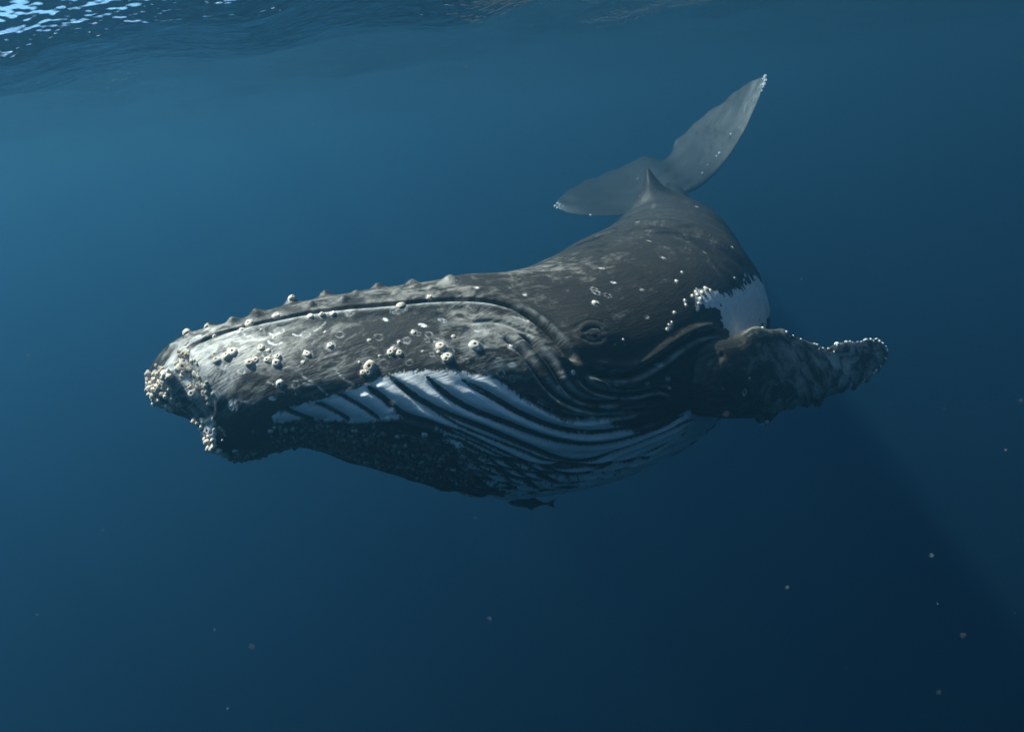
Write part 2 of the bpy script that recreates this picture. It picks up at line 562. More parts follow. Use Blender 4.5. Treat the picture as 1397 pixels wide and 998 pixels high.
# --- white throat, flank patch
WHITE_THROAT = [(372, 566), (400, 553), (440, 544), (480, 531), (520, 514), (555, 506), (600, 505), (650, 510), (683, 519), (700, 533), (716, 547), (745, 562),
                (775, 575), (800, 569), (828, 572), (852, 586), (880, 590), (908, 576), (935, 564), (965, 566), (930, 592), (870, 632),
                (800, 664), (740, 678), (690, 668), (655, 650), (632, 628), (615, 600), (590, 578), (555, 568), (520, 574), (488, 578), (450, 573), (380, 576)]
WHITE_FLANK = [(945, 398), (962, 393), (985, 402), (1010, 397), (1030, 390), (1042, 398), (1044, 440), (1030, 470), (1004, 470), (990, 458), (988, 435), (984, 421), (962, 428), (946, 424)]
for pts in (WHITE_THROAT, WHITE_FLANK):
    Lp = np.array([F2[pick(*p)] for p in pts])
    if pts is WHITE_THROAT:                         # carry the white on under the belly
        for q_, p in enumerate(pts):
            if p in ((965, 566), (930, 592), (870, 632), (800, 664), (740, 678)):
                Lp[q_, 1] += 0.35
            if p in ((935, 564), (965, 566), (930, 592)):
                Lp[q_, 0] += 0.55
    else:                                           # and round the far side of the flank
        for q_, p in enumerate(pts):
            if p[0] >= 1030:
                Lp[q_, 0] += 0.5
        kf = near(Lp, 0.2)
        fleck[kf] = 0.4
    k = near(Lp, 0.5)
    sdv = poly_sd(F2[k], Lp)
    if pts is WHITE_FLANK:
        z0 = np.zeros(len(k))
        sdv = sdv + .05 * vnoise(np.c_[F2[k] * 5.0, z0]) + .045 * vnoise(np.c_[F2[k] * np.array([7.0, 15.0]), z0 + 5]) + .05 * vnoise(np.c_[F2[k] * 31.0, z0 + 8])
    white_sd[k] = np.maximum(white_sd[k], sdv)
FL = np.array([F2[pick(*p)] for p in [(625, 605), (680, 595), (740, 620), (800, 632), (850, 625), (850, 645), (740, 680), (640, 665)]])
k = near(FL, 0.4)
fleck[k] = np.maximum(fleck[k], sstep(-0.10, 0.10, poly_sd(F2[k], FL)))

# --- worn paler areas
for px, py, r, v in ((300, 480, .22, 1.), (250, 500, .20, 1.6), (270, 470, .15, .8), (350, 470, .22, .8), (440, 500, .22, .5), (520, 400, .18, .8), (600, 395, .22, .7), (420, 415, .15, .9),
                     (660, 440, .22, .9), (720, 370, .35, .6), (700, 490, .2, .5), (780, 350, .4, .25), (860, 320, .6, .12), (960, 330, .6, .15), (640, 480, .2, .4), (560, 540, .1, .2),
                     (480, 480, .2, .45), (330, 520, .12, .5), (740, 470, .15, .4)):
    c = base.reshape(-1, 3)[pick(px, py)]
    dd = np.linalg.norm(base.reshape(-1, 3) - c, axis=1)
    wear += v * np.exp(-(dd / r) ** 2)
B3 = base.reshape(-1, 3)

# --- swellings: tubercles on the upper jaw, eye bulge, chin knob
def bump(px, py, r, h, flat=2.0):
    c = B3[pick(px, py)]
    dd = np.linalg.norm(B3 - c, axis=1)
    disp[:] += h * np.exp(-(dd / r) ** flat)

for px, py, r, h in ((398, 411, .030, .040), (445, 403, .034, .036), (486, 401, .026, .018), (516, 393, .032, .030), (562, 388, .034, .030), (613, 386, .036, .028),
                     (352, 431, .030, .030), (318, 441, .026, .024), (287, 447, .026, .028), (258, 457, .024, .022), (236, 473, .026, .02),
                     (540, 402, .028, .018), (590, 398, .028, .016), (470, 412, .026, .018), (425, 418, .026, .018)):
    bump(px, py, r, h)
bump(233, 512, .05, .03)
bump(300, 600, .07, .05)
bump(210, 535, .05, .03)
# snout lip ridge
# eye socket
ey = B3[pick(804, 459)]
edd = np.linalg.norm(B3 - ey, axis=1)
disp += 0.030 * np.exp(-(edd / 0.19) ** 2)
EYE = [([(790, 458), (798, 452), (808, 449), (817, 453), (822, 459)], .007, .009), ([(790, 461), (798, 467), (808, 469), (817, 465), (822, 460)], .004, .010),
       ([(778, 455), (790, 443), (808, 439), (826, 446)], .004, .010)]
for pts, dep, sg in EYE:
    groove(path(pts, 20), dep, sg, 0, .12, 0)
disp -= 0.012 * np.exp(-(edd / 0.05) ** 2)

# blow-hole rise and the slope of the back
for (px, py, r, h) in ((640, 384, .16, .03), (700, 378, .2, .02)):
    bump(px, py, r, h)
# low ripples over the flank
ph = 2 * np.pi * (F2[:, 0] / 0.42 + 0.35 * np.sin(F2[:, 1] * 2.2) + 0.25 * vnoise(np.c_[F2 * 1.3, np.zeros(len(F2))]))
amp = 0.020 * sstep(3.0, 4.6, F2[:, 0]) * (1 - sstep(LEN - 1.6, LEN - .8, F2[:, 0]))
disp += amp * (np.sin(ph) + 0.4 * vnoise(np.c_[F2 * np.array([5.0, 1.4]), np.zeros(len(F2)) + 3]))
disp += 0.006 * vnoise(np.c_[F2 * 3.1, np.zeros(len(F2)) + 9]) * sstep(0.1, 0.4, F2[:, 0])
# dorsal fin
DF_S, DF_H = None, 0.0
i0 = np.argmin(np.abs(arc - np.interp(float(deep(8.55)), ST[:, 2], ck)))
sd_ = (F2[:, 0] - arc[i0])
prof = np.where(sd_ < 0, np.exp(-(sd_ / 0.5) ** 2), np.exp(-(sd_ / 0.16) ** 2))
lw = 0.045 + 0.05 * (1 - prof)
fin = 0.29 * prof * np.exp(-(F2[:, 1] / (0.075 + 0.075 * (1 - prof))) ** 1.5) + 0.16 * np.exp(-(sd_ / 0.75) ** 2) * np.exp(-(F2[:, 1] / 0.33) ** 2)
disp += fin * 0.0
finv = fin
# knuckled tail ridge
rid = sstep(arc[i0], arc[i0] + .3, F2[:, 0]) * (1 - sstep(LEN - .8, LEN - .3, F2[:, 0]))
finv = finv + rid * 0.035 * (1 + 0.4 * np.sin(F2[:, 0] * 16)) * np.exp(-(F2[:, 1] / 0.05) ** 2)

fade = sstep(0.0, 0.10, F2[:, 0]) * (1 - sstep(LEN - .35, LEN - .05, F2[:, 0]))
left = B3 + nb.reshape(-1, 3) * (disp * fade)[:, None] + (np.repeat(Uv, NH, 0) - 0.35 * np.repeat(-T, NH, 0) * (finv > .08)[:, None] * 0) * finv[:, None]
right_base = section(-1.0).reshape(-1, 3)
mir = nb - 2 * (nb * Lv[:, None, :]).sum(-1, keepdims=True) * Lv[:, None, :]
right = right_base + mir.reshape(-1, 3) * (disp * fade)[:, None] + np.repeat(Uv, NH, 0) * finv[:, None]
LG = left.reshape(NS, NH, 3)
RG = right.reshape(NS, NH, 3)

# ring: left side dorsal->ventral, then right side back up
ring = np.concatenate([LG, RG[:, NH - 2:0:-1]], axis=1)
NR = ring.shape[1]
def both(a):
    A = a.reshape(NS, NH)
    return np.concatenate([A, A[:, NH - 2:0:-1]], axis=1).ravel()
NB = normals(LG)
if ((NB * out_dir).sum(-1)).mean() < 0:
    NB = -NB

V = [ring.reshape(-1, 3)]
Q = [grid_quads(NS, NR, wrap=True)]
ATT = {k: [both(v)] for k, v in dict(white_sd=white_sd, groove_d=groove_d, crest=crest, wear=wear, scar=scar, fleck=fleck, mouth_shade=mouth_shade).items()}
FLOW = [np.c_[both(flowX.ravel()), np.concatenate([flowY, -flowY[:, NH - 2:0:-1] + 0], 1).ravel(), np.zeros(NS * NR)]]
SCAR_REF = ATT['scar'][0]

def add_sheet(P, n, m, wrap, att, flow, flip=False):
    off = sum(len(v) for v in V)
    V.append(P.reshape(-1, 3))
    Q.append(grid_quads(n, m, wrap, off, flip))
    for kk in ATT:
        ATT[kk].append(np.asarray(att.get(kk, np.full(n * m, {'white_sd': -1.0, 'groove_d': 1.0}.get(kk, 0.0)))).ravel())
    FLOW.append(flow)

# ------------------------------------------------------------------ flipper
FLP = np.array([  # px, top, bottom, D, half thickness
    [900, 490, 545, 5.00, .10], [918, 478, 553, 4.92, .13], [936, 468, 561, 4.86, .15], [960, 465, 568, 4.88, .155], [990, 462, 571, 4.99, .14], [1015, 451, 570, 5.13, .12],
    [1040, 446, 567, 5.31, .10], [1070, 450, 557, 5.57, .083], [1100, 463, 547, 5.84, .07], [1125, 474, 540, 6.08, .06], [1150, 468, 531, 6.32, .05], [1175, 464, 520, 6.53, .038],
    [1195, 463, 506, 6.70, .026], [1206, 467, 494, 6.79, .016], [1211, 476, 482, 6.83, .004]])
NFV, NFP = 380, 220
fk = np.r_[0, np.cumsum(np.hypot(np.diff(FLP[:, 0]), np.diff(FLP[:, 3]) * 200))]
fk /= fk[-1]
vv = np.linspace(0, 1, NFV) ** 0.9
fpx, ftop, fbot, fD, fth = (hermite(fk, FLP[:, j], vv) for j in range(5))
ctr = smooth1(unproj(fpx, (ftop + fbot) / 2, fD), 3)
half = (fbot - ftop) / 2 * fD / FPX
fT = norm(smooth1(np.gradient(ctr, axis=0), 10))
chord = norm(cU + 0.22 * cF * sstep(.1, .5, vv)[:, None])
chord = norm(chord - 0 * fT)
fN = norm(np.cross(fT, chord))
if (fN @ cF).mean() > 0:
    fN = -fN                                       # towards the camera
half = half / np.abs(chord @ cU)
ps = np.linspace(0, 2 * np.pi, NFP, endpoint=False)
cs, sn = np.cos(ps), np.sin(ps)
# leading edge (below) is blunt, trailing edge (above) is thin
thick = np.sign(sn) * np.abs(sn) ** 0.9 * (1 - 0.45 * cs * sstep(.1, .4, vv)[:, None])
hc = half[:, None] * cs[None, :]
low = np.clip(-cs, 0, 1)[None, :] ** 6
hi = np.clip(cs, 0, 1)[None, :] ** 6
kn_b = np.zeros(NFV)
for kx, kh, kw in ((1040, .055, .011), (1047, .02, .006), (1058, -.02, .012), (1075, .012, .008), (1096, .035, .009), (1112, .055, .008), (1128, -.015, .01), (1145, .014, .008), (1162, .035, .009), (1180, .03, .008), (1195, .02, .008)):
    kv = np.interp(kx, fpx, vv)
    kn_b += kh * np.exp(-((vv - kv) / kw) ** 2)
kn_t = 0.005 * np.sin(vv * 70) * sstep(.35, .6, vv) + 0.010 * np.sin(vv * 41 + 1)
hc = hc - low * kn_b[:, None] + hi * kn_t[:, None]
FP = ctr[:, None, :] + hc[..., None] * chord[:, None, :] + (fth[:, None] * thick)[..., None] * fN[:, None, :]
# creases at the flipper's root, in flipper space
fpp = FP.reshape(-1, 3)
qx, qy, qd = proj(fpp)
fnn = normals(FP)
if ((fnn * (FP - ctr[:, None, :])).sum(-1)).mean() < 0:
    fnn = -fnn
fnn = fnn.reshape(-1, 3)
ffront = np.nonzero((fnn * (CAM_LOC - fpp)).sum(1) > 0)[0]
fdisp = np.zeros(len(fpp))
fcrest = np.zeros(len(fpp))
arcv = np.r_[0, np.cumsum(np.linalg.norm(np.diff(ctr, axis=0), axis=1))]
fflow2 = np.stack([np.repeat(arcv, NFP), (np.tile(ps, NFV)) * np.repeat((half + fth) * 0.75, NFP)], 1)
def fpick(px, py):
    return ffront[np.argmin((qx[ffront] - px) ** 2 + (qy[ffront] - py) ** 2)]
for pts, dep, sg in (([(966, 528), (970, 510), (978, 493), (988, 482)], .010, .016), ([(958, 518), (962, 503), (970, 491), (981, 482)], .008, .014),
                     ([(945, 496), (955, 487), (968, 481), (980, 479)], .007, .013)):
    Lp = catmull(smooth1(fpp[[fpick(*p) for p in catmull(pts, 18)]], 3), 40)
    dd = np.min([np.linalg.norm(fpp - q_, axis=1) for q_ in Lp], axis=0)
    fdisp -= dep * np.exp(-(dd / sg) ** 2)
    fcrest = np.maximum(fcrest, .0 * np.exp(-((dd - 1.4 * sg) / (.6 * sg)) ** 2))
fl3 = np.c_[fflow2, np.zeros(len(fflow2))]
fdisp += 0.003 * vnoise(np.c_[fflow2 * 5, np.ones(len(fflow2))]) + 0.010 * vnoise(np.c_[fflow2 * np.array([2.2, 4.]), np.ones(len(fflow2)) + 4]) * (1 - np.repeat(vv, NFP))
FPd = (fpp + fnn * fdisp[:, None] * np.repeat(1 - sstep(.93, 1, vv), NFP)[:, None]).reshape(NFV, NFP, 3)
fwear = 0.25 + 0.75 * np.repeat(sstep(.12, .45, vv), NFP) + 0.5 * np.repeat(sstep(.2, .8, vv), NFP) * np.tile(np.clip(np.sin(ps) + .2, 0, 1), NFV) * 0.5
fscar = np.zeros(len(fpp))
FLOWF = fl3 * 0.6 + np.array([3.0, 7.0, 0])
def ring_on(P, c, r, wdt, val, arr):
    dd = np.linalg.norm(P - c, axis=1)
    arr[:] = np.maximum(arr, val * np.exp(-((dd - r) / wdt) ** 2))
ring_on(fpp, fpp[fpick(1015, 535)], .016, .006, 1.3, fscar)
FLIP_PTS, FLIP_N = FPd.reshape(-1, 3), fnn
add_sheet(FPd, NFV, NFP, True, dict(wear=fwear, crest=fcrest, scar=fscar), FLOWF)
# the flipper of the far side, mirrored about the body's mid plane
j0 = np.argmin(np.abs(arc - np.interp(5.55, ST[:, 2], ck)))
mP = FPd - 2 * ((FPd - spine[j0]) @ Lv[j0])[..., None] * Lv[j0]
add_sheet(mP, NFV, NFP, True, dict(wear=fwear * .8), FLOWF + 5, True)

# ------------------------------------------------------------------ flukes
LE = [(757, 281, 11.75), (775, 290, 11.62), (805, 294, 11.5), (845, 294, 11.42), (885, 283, 11.38), (922, 268, 11.36), (950, 258, 11.38), (985, 226, 11.46), (1012, 185, 11.55), (1033, 140, 11.62), (1046, 106, 11.7)]
TE = [(757, 279, 11.76), (772, 262, 11.95), (802, 246, 12.15), (845, 229, 12.3), (880, 214, 12.4), (905, 218, 12.32), (925, 190, 12.46), (952, 165, 12.42), (985, 140, 12.25), (1015, 117, 12.0), (1043, 103, 11.72)]
NSP, NCH = 260, 60
LE, TE = np.array(LE).T, np.array(TE).T
le = catmull(unproj(LE[0], LE[1], deep(11.38) + (LE[2] - 11.38) * 1.3), NSP)
te = catmull(unproj(TE[0], TE[1], deep(11.38) + (TE[2] - 11.38) * 1.3), NSP)
# line the two edges up by span fraction
x = np.linspace(0, 1, NSP)
te = te + (0.02 * np.sin(x * 75) + 0.015 * np.sin(x * 43 + 1))[:, None] * norm(te - le) * sstep(0, .1, x)[:, None] * sstep(0, .1, 1 - x)[:, None]
cps = np.linspace(0, 2 * np.pi, NCH, endpoint=False)
fr = 0.5 - 0.5 * np.cos(cps)
span_n = norm(np.cross(np.gradient(le, axis=0), te - le))
if (span_n @ cF).mean() > 0:
    span_n = -span_n
span_n = norm(smooth1(span_n, 20))
chl = np.linalg.norm(te - le, axis=1)
thk = (np.sin(cps) * (1.25 - 0.8 * fr))[None, :] * (0.045 * np.clip(chl / .8, 0, 1.2) * (0.7 + 1.5 * np.exp(-((x - .52) / .09) ** 2)))[:, None]
arch = 0.10 * np.sin(np.pi * x) ** 2
FKp = le[:, None, :] * (1 - fr)[None, :, None] + te[:, None, :] * fr[None, :, None] + thk[..., None] * span_n[:, None, :]
fks = np.linspace(0, 3.4, NSP)
FLK = np.c_[np.repeat(fks, NCH) + 20, np.tile(fr, NSP) * np.repeat(chl, NCH), np.zeros(NSP * NCH)]
FKp = FKp + (0.012 * vnoise(FLK * np.array([3, 5, 1.])))[:, None].reshape(NSP, NCH, 1) * span_n[:, None, :]
kw = -0.40 + 0.35 * np.exp(-((np.repeat(x, NCH) - .68) / .12) ** 2) + .3 * np.exp(-((np.repeat(x, NCH) - .33) / .12) ** 2)
fks_sc = np.clip(1.3 * vnoise(FLK * 45.0) , 0, 1) * np.repeat(sstep(.90, .985, x) + sstep(.05, .005, x) * 1.0 if False else (sstep(.88, .985, x) + 1 - sstep(.01, .06, x)), NCH)
add_sheet(FKp, NSP, NCH, True, dict(wear=kw, scar=fks_sc * (np.tile(np.cos(cps), NSP) > .3)), FLK)
FKN = span_n

# where the larger barnacles sit: frame position and radius
BPOS = [(257, 457, 5), (254, 469, 5), (317, 453, 5), (331, 452, 5), (340, 441, 5), (292, 456, 4.5), (283, 449, 3.5), (377, 430, 5), (393, 433, 4.5), (424, 434, 5), (439, 433, 5), (455, 431, 5), (479, 424, 5.5), (400, 413, 5),
        (356, 474, 5.5), (295, 491, 5.5), (310, 485, 6), (317, 480, 6), (340, 495, 6), (348, 491, 5.5), (364, 491, 5.5), (379, 487, 6.5), (378, 495, 6), (420, 483, 5.5), (450, 471, 5.8), (381, 523, 5.5), (247, 492, 7), (247, 502, 8), (255, 506, 5),
        (264, 513, 9), (270, 514, 6), (233, 512, 6.5), (267, 527, 6), (264, 536, 7), (274, 526, 6), (277, 537, 7), (272, 533, 5), (280, 543, 5), (202, 515, 5.5), (202, 524, 5.5), (207, 530, 7), (215, 533, 5), (228, 532, 5.5), (209, 548, 6), (219, 545, 6), (218, 554, 5),
        (242, 554, 4.5), (219, 522, 7), (212, 538, 6), (225, 522, 6), (541, 418, 6), (547, 419, 5.5), (552, 417, 4.5), (639, 413, 5), (503, 499, 8), (495, 508, 5), (502, 507, 5), (537, 476, 6), (534, 480, 5.5), (544, 482, 4.5), (601, 472, 8), (611, 486, 6.5), (609, 490, 6), (647, 471, 7), (651, 475, 5),
        (563, 453, 4), (586, 406, 4), (698, 473, 4.5), (811, 414, 4), (782, 508, 3.2), (950, 398, 4.5), (963, 394, 4.5), (956, 408, 5), (969, 396, 3.5), (945, 404, 3.5), (952, 402, 4), (958, 399, 4), (962, 403, 3.5), (954, 414, 3.5), (923, 383, 2.6), (920, 426, 2.6),
        (913, 444, 3.4), (910, 449, 2.8), (916, 440, 2.6), (934, 409, 2.6), (936, 416, 2.6), (931, 371, 2), (997, 340, 2), (1000, 381, 2), (848, 464, 1.8)]
rs = random.Random(11)
for _ in range(16):
    BPOS.append((rs.uniform(203, 232), rs.uniform(505, 556), rs.uniform(3.5, 6)))
for _ in range(14):
    t_ = rs.random()
    BPOS.append((246 + 34 * t_ + rs.gauss(0, 4), 490 + 52 * t_ + rs.gauss(0, 4), rs.uniform(3, 5.5)))
for _ in range(22):
    BPOS.append((rs.uniform(285, 640), rs.uniform(450, 500), rs.uniform(1.6, 3)))

# ------------------------------------------------------------------ scars on the body
def body_pt(px, py):
    k = pick(px, py)
    return left[k], NB.reshape(-1, 3)[k], k

scar_l = np.zeros(NS * NH)
def near3(c, r):
    return np.nonzero(np.abs(left - c).max(1) < r)[0]
def ring_scar(px, py, rpx, wdt=.0035, val=1.0, arcdeg=None):
    c, n, k0 = body_pt(px, py)
    r = rpx * bd[k0] / FPX
    k = near3(c, r + .05)
    v = left[k] - c
    dd = np.linalg.norm(v, axis=1)
    e = val * np.exp(-((dd - r) / wdt) ** 2)
    if arcdeg is not None:
        ang = np.degrees(np.arctan2(v @ cU, v @ cR))
        a0, a1 = arcdeg
        e = e * (((ang - a0) % 360) < (a1 - a0))
    scar_l[k] = np.maximum(scar_l[k], e)
def spot(px, py, rx, ry, ang=0, val=1.2):
    c, n, k0 = body_pt(px, py)
    s = bd[k0] / FPX
    k = near3(c, max(rx, ry) * s + .05)
    v = left[k] - c
    X, Y = v @ cR, v @ cU
    ca, sa = math.cos(R(ang)), math.sin(R(ang))
    q = np.hypot((X * ca + Y * sa) / (rx * s), (-X * sa + Y * ca) / (ry * s))
    scar_l[k] = np.maximum(scar_l[k], val * (1 - sstep(.7, 1.15, q)))
def streak(pts, wpx=1.3, val=0.85):
    P = np.array([body_pt(*p)[0] for p in catmull(pts, 14)])
    s = np.mean(P @ cF - CAM_LOC @ cF) / FPX
    k = np.nonzero(((left > P.min(0) - .03) & (left < P.max(0) + .03)).all(1))[0]
    dd = np.min(np.linalg.norm(left[k][:, None] - P[None], axis=2), axis=1)
    scar_l[k] = np.maximum(scar_l[k], val * np.exp(-(dd / (wpx * s)) ** 2))

for px, py, r in ((523, 495, 7), (559, 494, 4.5), (585, 457, 5), (590, 483, 4), (635, 491, 4), (635, 491, 2), (681, 492, 5), (682, 498, 4.5), (683, 509, 5), (699, 516, 4.5), (707, 509, 4),
                  (555, 464, 5), (572, 455, 4), (596, 466, 5), (582, 465, 4), (613, 478, 5), (625, 490, 5), (645, 483, 5), (556, 465, 3), (463, 456, 6), (516, 459, 6), (382, 451, 6), (417, 456, 7),
                  (365, 482, 7), (375, 480, 9), (356, 474, 7), (330, 506, 5), (308, 511, 6), (287, 488, 6), (275, 484, 6), (262, 487, 6), (280, 500, 7), (268, 497, 6), (285, 505, 7), (299, 500, 6), (312, 518, 5),
                  (403, 524, 5), (480, 539, 6), (551, 558, 8), (632, 521, 6), (648, 517, 5), (645, 563, 5), (657, 560, 5), (814, 399, 6), (829, 402, 6), (811, 394, 5)):
    ring_scar(px, py, r * random.uniform(.8, 1.1), .0028, random.uniform(.35, .9))
for px, py, r, a in ((354, 459, 8, (200, 340)), (340, 455, 6, (190, 320)), (375, 451, 8, (200, 340)), (377, 464, 8, (200, 340)), (408, 452, 8, (200, 330)), (376, 462, 10, (190, 260)), (330, 503, 6, (180, 330))):
    ring_scar(px, py, r, .005, 1.3, a)
for s_ in ((577, 444, 7, 2.6, -15), (603, 437, 6.5, 3, -20), (651, 452, 4, 2, -10), (525, 436, 5, 2.5, -20), (649, 399, 4, 2, -5), (699, 497, 6, 4, 0), (811, 414, 5, 3.6, 10), (698, 474, 4.5, 4, 0),
           (923, 383, 3.2, 2.4, 0), (931, 371, 2.2, 2, 0), (920, 426, 2.6, 2.6, 0), (934, 412, 2.4, 5, 10), (913, 446, 6, 3.4, 50), (883, 433, 3.5, 2, 30), (848, 464, 1.8, 1.8, 0), (782, 508, 2.6, 2.8, 0),
           (880, 523, 3.6, 2.2, 10), (911, 516, 4.5, 2.6, 10), (900, 497, 5, 2.6, 15), (760, 528, 3, 2.4, 45), (838, 384, 4, 2, 0), (716, 403, 2.4, 2.2, 0), (305, 500, 8, 4, -5), (318, 553, 7, 9, 30), (371, 543, 6, 3, -10),
           (956, 400, 9, 7, 30), (952, 418, 4, 9, -20), (968, 405, 10, 5, 0), (978, 412, 8, 6, 10), (287, 577, 10, 9, 40), (284, 592, 7, 8, 0), (294, 600, 7, 6, 0), (302, 613, 9, 7, 0), (232, 515, 9, 8, 0),
           (256, 520, 6, 14, 35), (215, 525, 9, 9, 0), (240, 508, 8, 7, 0), (585, 406, 4, 3, 0), (297, 535, 7, 2.5, -15), (430, 362, 2, 1, 0), (1000, 420, 9, 14, 0, .6), (876, 395, 3, 2.5, 0, .5), (905, 350, 5, 2.5, -20, .6), (820, 365, 5, 2, 0, .6),
           (870, 305, 3, 1.5, 0, .7), (910, 300, 2.5, 1.5, 0, .7), (950, 285, 2.5, 1.5, 0, .7), (885, 328, 4, 2.5, -10, .5), (960, 345, 4, 3, 0, .4), (996, 340, 2, 2, 0, 1), (1000, 380, 2, 2, 0, 1)):
    spot(*s_)
rs = random.Random(3)
for _ in range(70):
    qx_ = rs.uniform(560, 720)
    qy_ = rs.uniform(590 + (qx_ - 560) * .12, 650 + (qx_ - 560) * .22)
    spot(qx_, qy_, rs.uniform(1.5, 6), rs.uniform(.8, 1.8), rs.uniform(-35, 10), rs.uniform(.4, 1.0))
for pts, wv in (([(457, 504), (463, 511), (472, 519), (481, 524)], 1.6), ([(411, 511), (418, 517), (427, 521)], 1.6), ([(414, 523), (421, 524), (429, 524)], 1.4), ([(434, 527), (441, 533), (446, 538)], 1.2),
                ([(531, 508), (536, 516), (541, 521)], 1.4), ([(317, 545), (330, 547), (345, 549)], 1.6), ([(366, 521), (378, 527), (388, 535)], 1.2), ([(428, 452), (436, 447), (444, 440)], .9), ([(675, 455), (690, 460), (702, 470)], 1.3),
                ([(700, 432), (712, 436), (722, 440)], 1.0), ([(245, 556), (258, 566), (268, 578)], 2.0), ([(255, 530), (266, 548), (276, 560)], 2.4), ([(300, 581), (306, 586), (309, 591)], 1.4),
                ([(640, 520), (646, 527), (660, 534)], 1.2), ([(736, 548), (748, 555), (758, 560)], 1.6), ([(790, 590), (798, 592), (805, 588)], 1.2)):
    streak(pts, wv)
for _b in BPOS:
    spot(_b[0], _b[1], _b[2] * 1.35, _b[2] * 1.25, 0, .42)
ATT['scar'][0] = np.maximum(SCAR_REF, np.concatenate([scar_l.reshape(NS, NH), np.zeros((NS, NH - 2))], 1).ravel())

# ------------------------------------------------------------------ assemble the whale
root_loc = spine[np.argmin(np.abs(arc - 4.5))] - np.array([0, 0, .9])
whale = bpy.data.objects.new('humpback_whale', None)
COL.objects.link(whale)
whale.location = root_loc
whale.empty_display_size = 0.5
whale['label'] = 'huge dark grey humpback whale with barnacled snout and white grooved throat gliding underwater'
whale['category'] = 'whale'
allV = np.concatenate(V) - root_loc
at = {k: np.concatenate(v) for k, v in ATT.items()}
at['flow'] = np.concatenate(FLOW)
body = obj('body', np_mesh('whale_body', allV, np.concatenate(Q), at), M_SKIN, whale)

# eye
def lathe_mesh(name, prof, seg, mat_ids=None, wob=0.0, r=None):
    r = r or random
    vs_, fs, ms = [], [], []
    for (rad, z) in prof:
        for j in range(seg):
            a = 2 * math.pi * j / seg
            q = rad * (1 + wob * (r.random() - .5))
            vs_.append((q * math.cos(a), q * math.sin(a), z * (1 + wob * .6 * (r.random() - .5))))
    for i in range(len(prof) - 1):
        for j in range(seg):
            j2 = (j + 1) % seg
            fs.append((i * seg + j, i * seg + j2, (i + 1) * seg + j2, (i + 1) * seg + j))
            ms.append(mat_ids[i] if mat_ids else 0)
    fs.append(tuple(range((len(prof) - 1) * seg, len(prof) * seg)))
    ms.append(mat_ids[-1] if mat_ids else 0)
    me = bpy.data.meshes.new(name)
    me.from_pydata(vs_, [], fs)
    me.polygons.foreach_set('material_index', ms)
    me.polygons.foreach_set('use_smooth', [True] * len(fs))
    me.update()
    return me

ep, en, _ = body_pt(806, 459)
eb = lathe_mesh('eyeball', [(0.030 * math.sin(t), 0.030 * math.cos(t)) for t in np.linspace(math.pi, 0.02, 14)], 20)
eye = obj('eye', eb, M_EYE, whale)
eye.location = Vector(ep - root_loc - en * 0.014)
eye.scale = (1.05, .62, .75)
ez = Vector(en)
ex = (Vector(cR) - ez * Vector(cR).dot(ez)).normalized()
eye.rotation_euler = Matrix((ex, ez.cross(ex), ez)).transposed().to_euler()

# ------------------------------------------------------------------ barnacles
def barn_mesh(name, seed, mat):
    r = random.Random(seed)
    prof = [(1.08, -0.35), (1.0, 0.08), (0.86, 0.42), (0.60, 0.68), (0.27, 0.78), (0.20, 0.64)]
    seg = 10
    vs_, fs, ms = [], [], []
    plates = [1 + 0.10 * (j % 2) + 0.12 * (r.random() - .5) for j in range(seg)]
    for i, (rad, z) in enumerate(prof):
        for j in range(seg):
            a = 2 * math.pi * (j + .25 * (r.random() - .5)) / seg
            q = rad * (plates[j] if i < 4 else 1 + .1 * (r.random() - .5))
            vs_.append((q * math.cos(a), q * math.sin(a), z * (1 + .14 * (r.random() - .5))))
    for i in range(len(prof) - 1):
        for j in range(seg):
            j2 = (j + 1) % seg
            fs.append((i * seg + j, i * seg + j2, (i + 1) * seg + j2, (i + 1) * seg + j))
            ms.append(1 if i == 4 else 0)
    fs.append(tuple(range(5 * seg, 6 * seg)))
    ms.append(1)
    me = bpy.data.meshes.new(name)
    me.from_pydata(vs_, [], fs)
    me.polygons.foreach_set('material_index', ms)
    me.polygons.foreach_set('use_smooth', [True] * len(fs))
    me.materials.append(mat)
    me.materials.append(M_HOLE)
    me.update()
    return me
BM = [barn_mesh('barnacle_%s' % n, i, M_BARN) for i, n in enumerate(('tall', 'wide', 'worn', 'ridged'))]
BW = [barn_mesh('pale_barnacle_%s' % n, i + 9, M_BARNW) for i, n in enumerate(('tall', 'wide', 'worn'))]
BC = [barn_mesh('grown_over_barnacle_%s' % n, i + 20, M_CRUST) for i, n in enumerate(('tall', 'wide', 'worn'))]

def orient(n, spin):
    z = Vector(n).normalized()
    ref = Vector((0, 0, 1)) if abs(z.z) < .9 else Vector((1, 0, 0))
    xa = ref.cross(z).normalized()
    m = Matrix((xa, z.cross(xa), z)).transposed()
    return (m @ Matrix.Rotation(spin, 3, 'Z')).to_euler()

n_barn = [0]
def barnacle(p, n, r, pool):
    o = bpy.data.objects.new('barnacle', random.choice(pool))
    COL.objects.link(o)
    o.parent = whale
    o.location = Vector(p - root_loc - n * r * 0.06)
    jit = np.array([random.gauss(0, .12) for _ in range(3)])
    o.rotation_euler = orient(n + jit, random.uniform(0, 6.28))
    s = r * random.uniform(.75, 1.15)
    o.scale = (s, s * random.uniform(.8, 1.12), s * random.uniform(.55, 1.05))
    n_barn[0] += 1

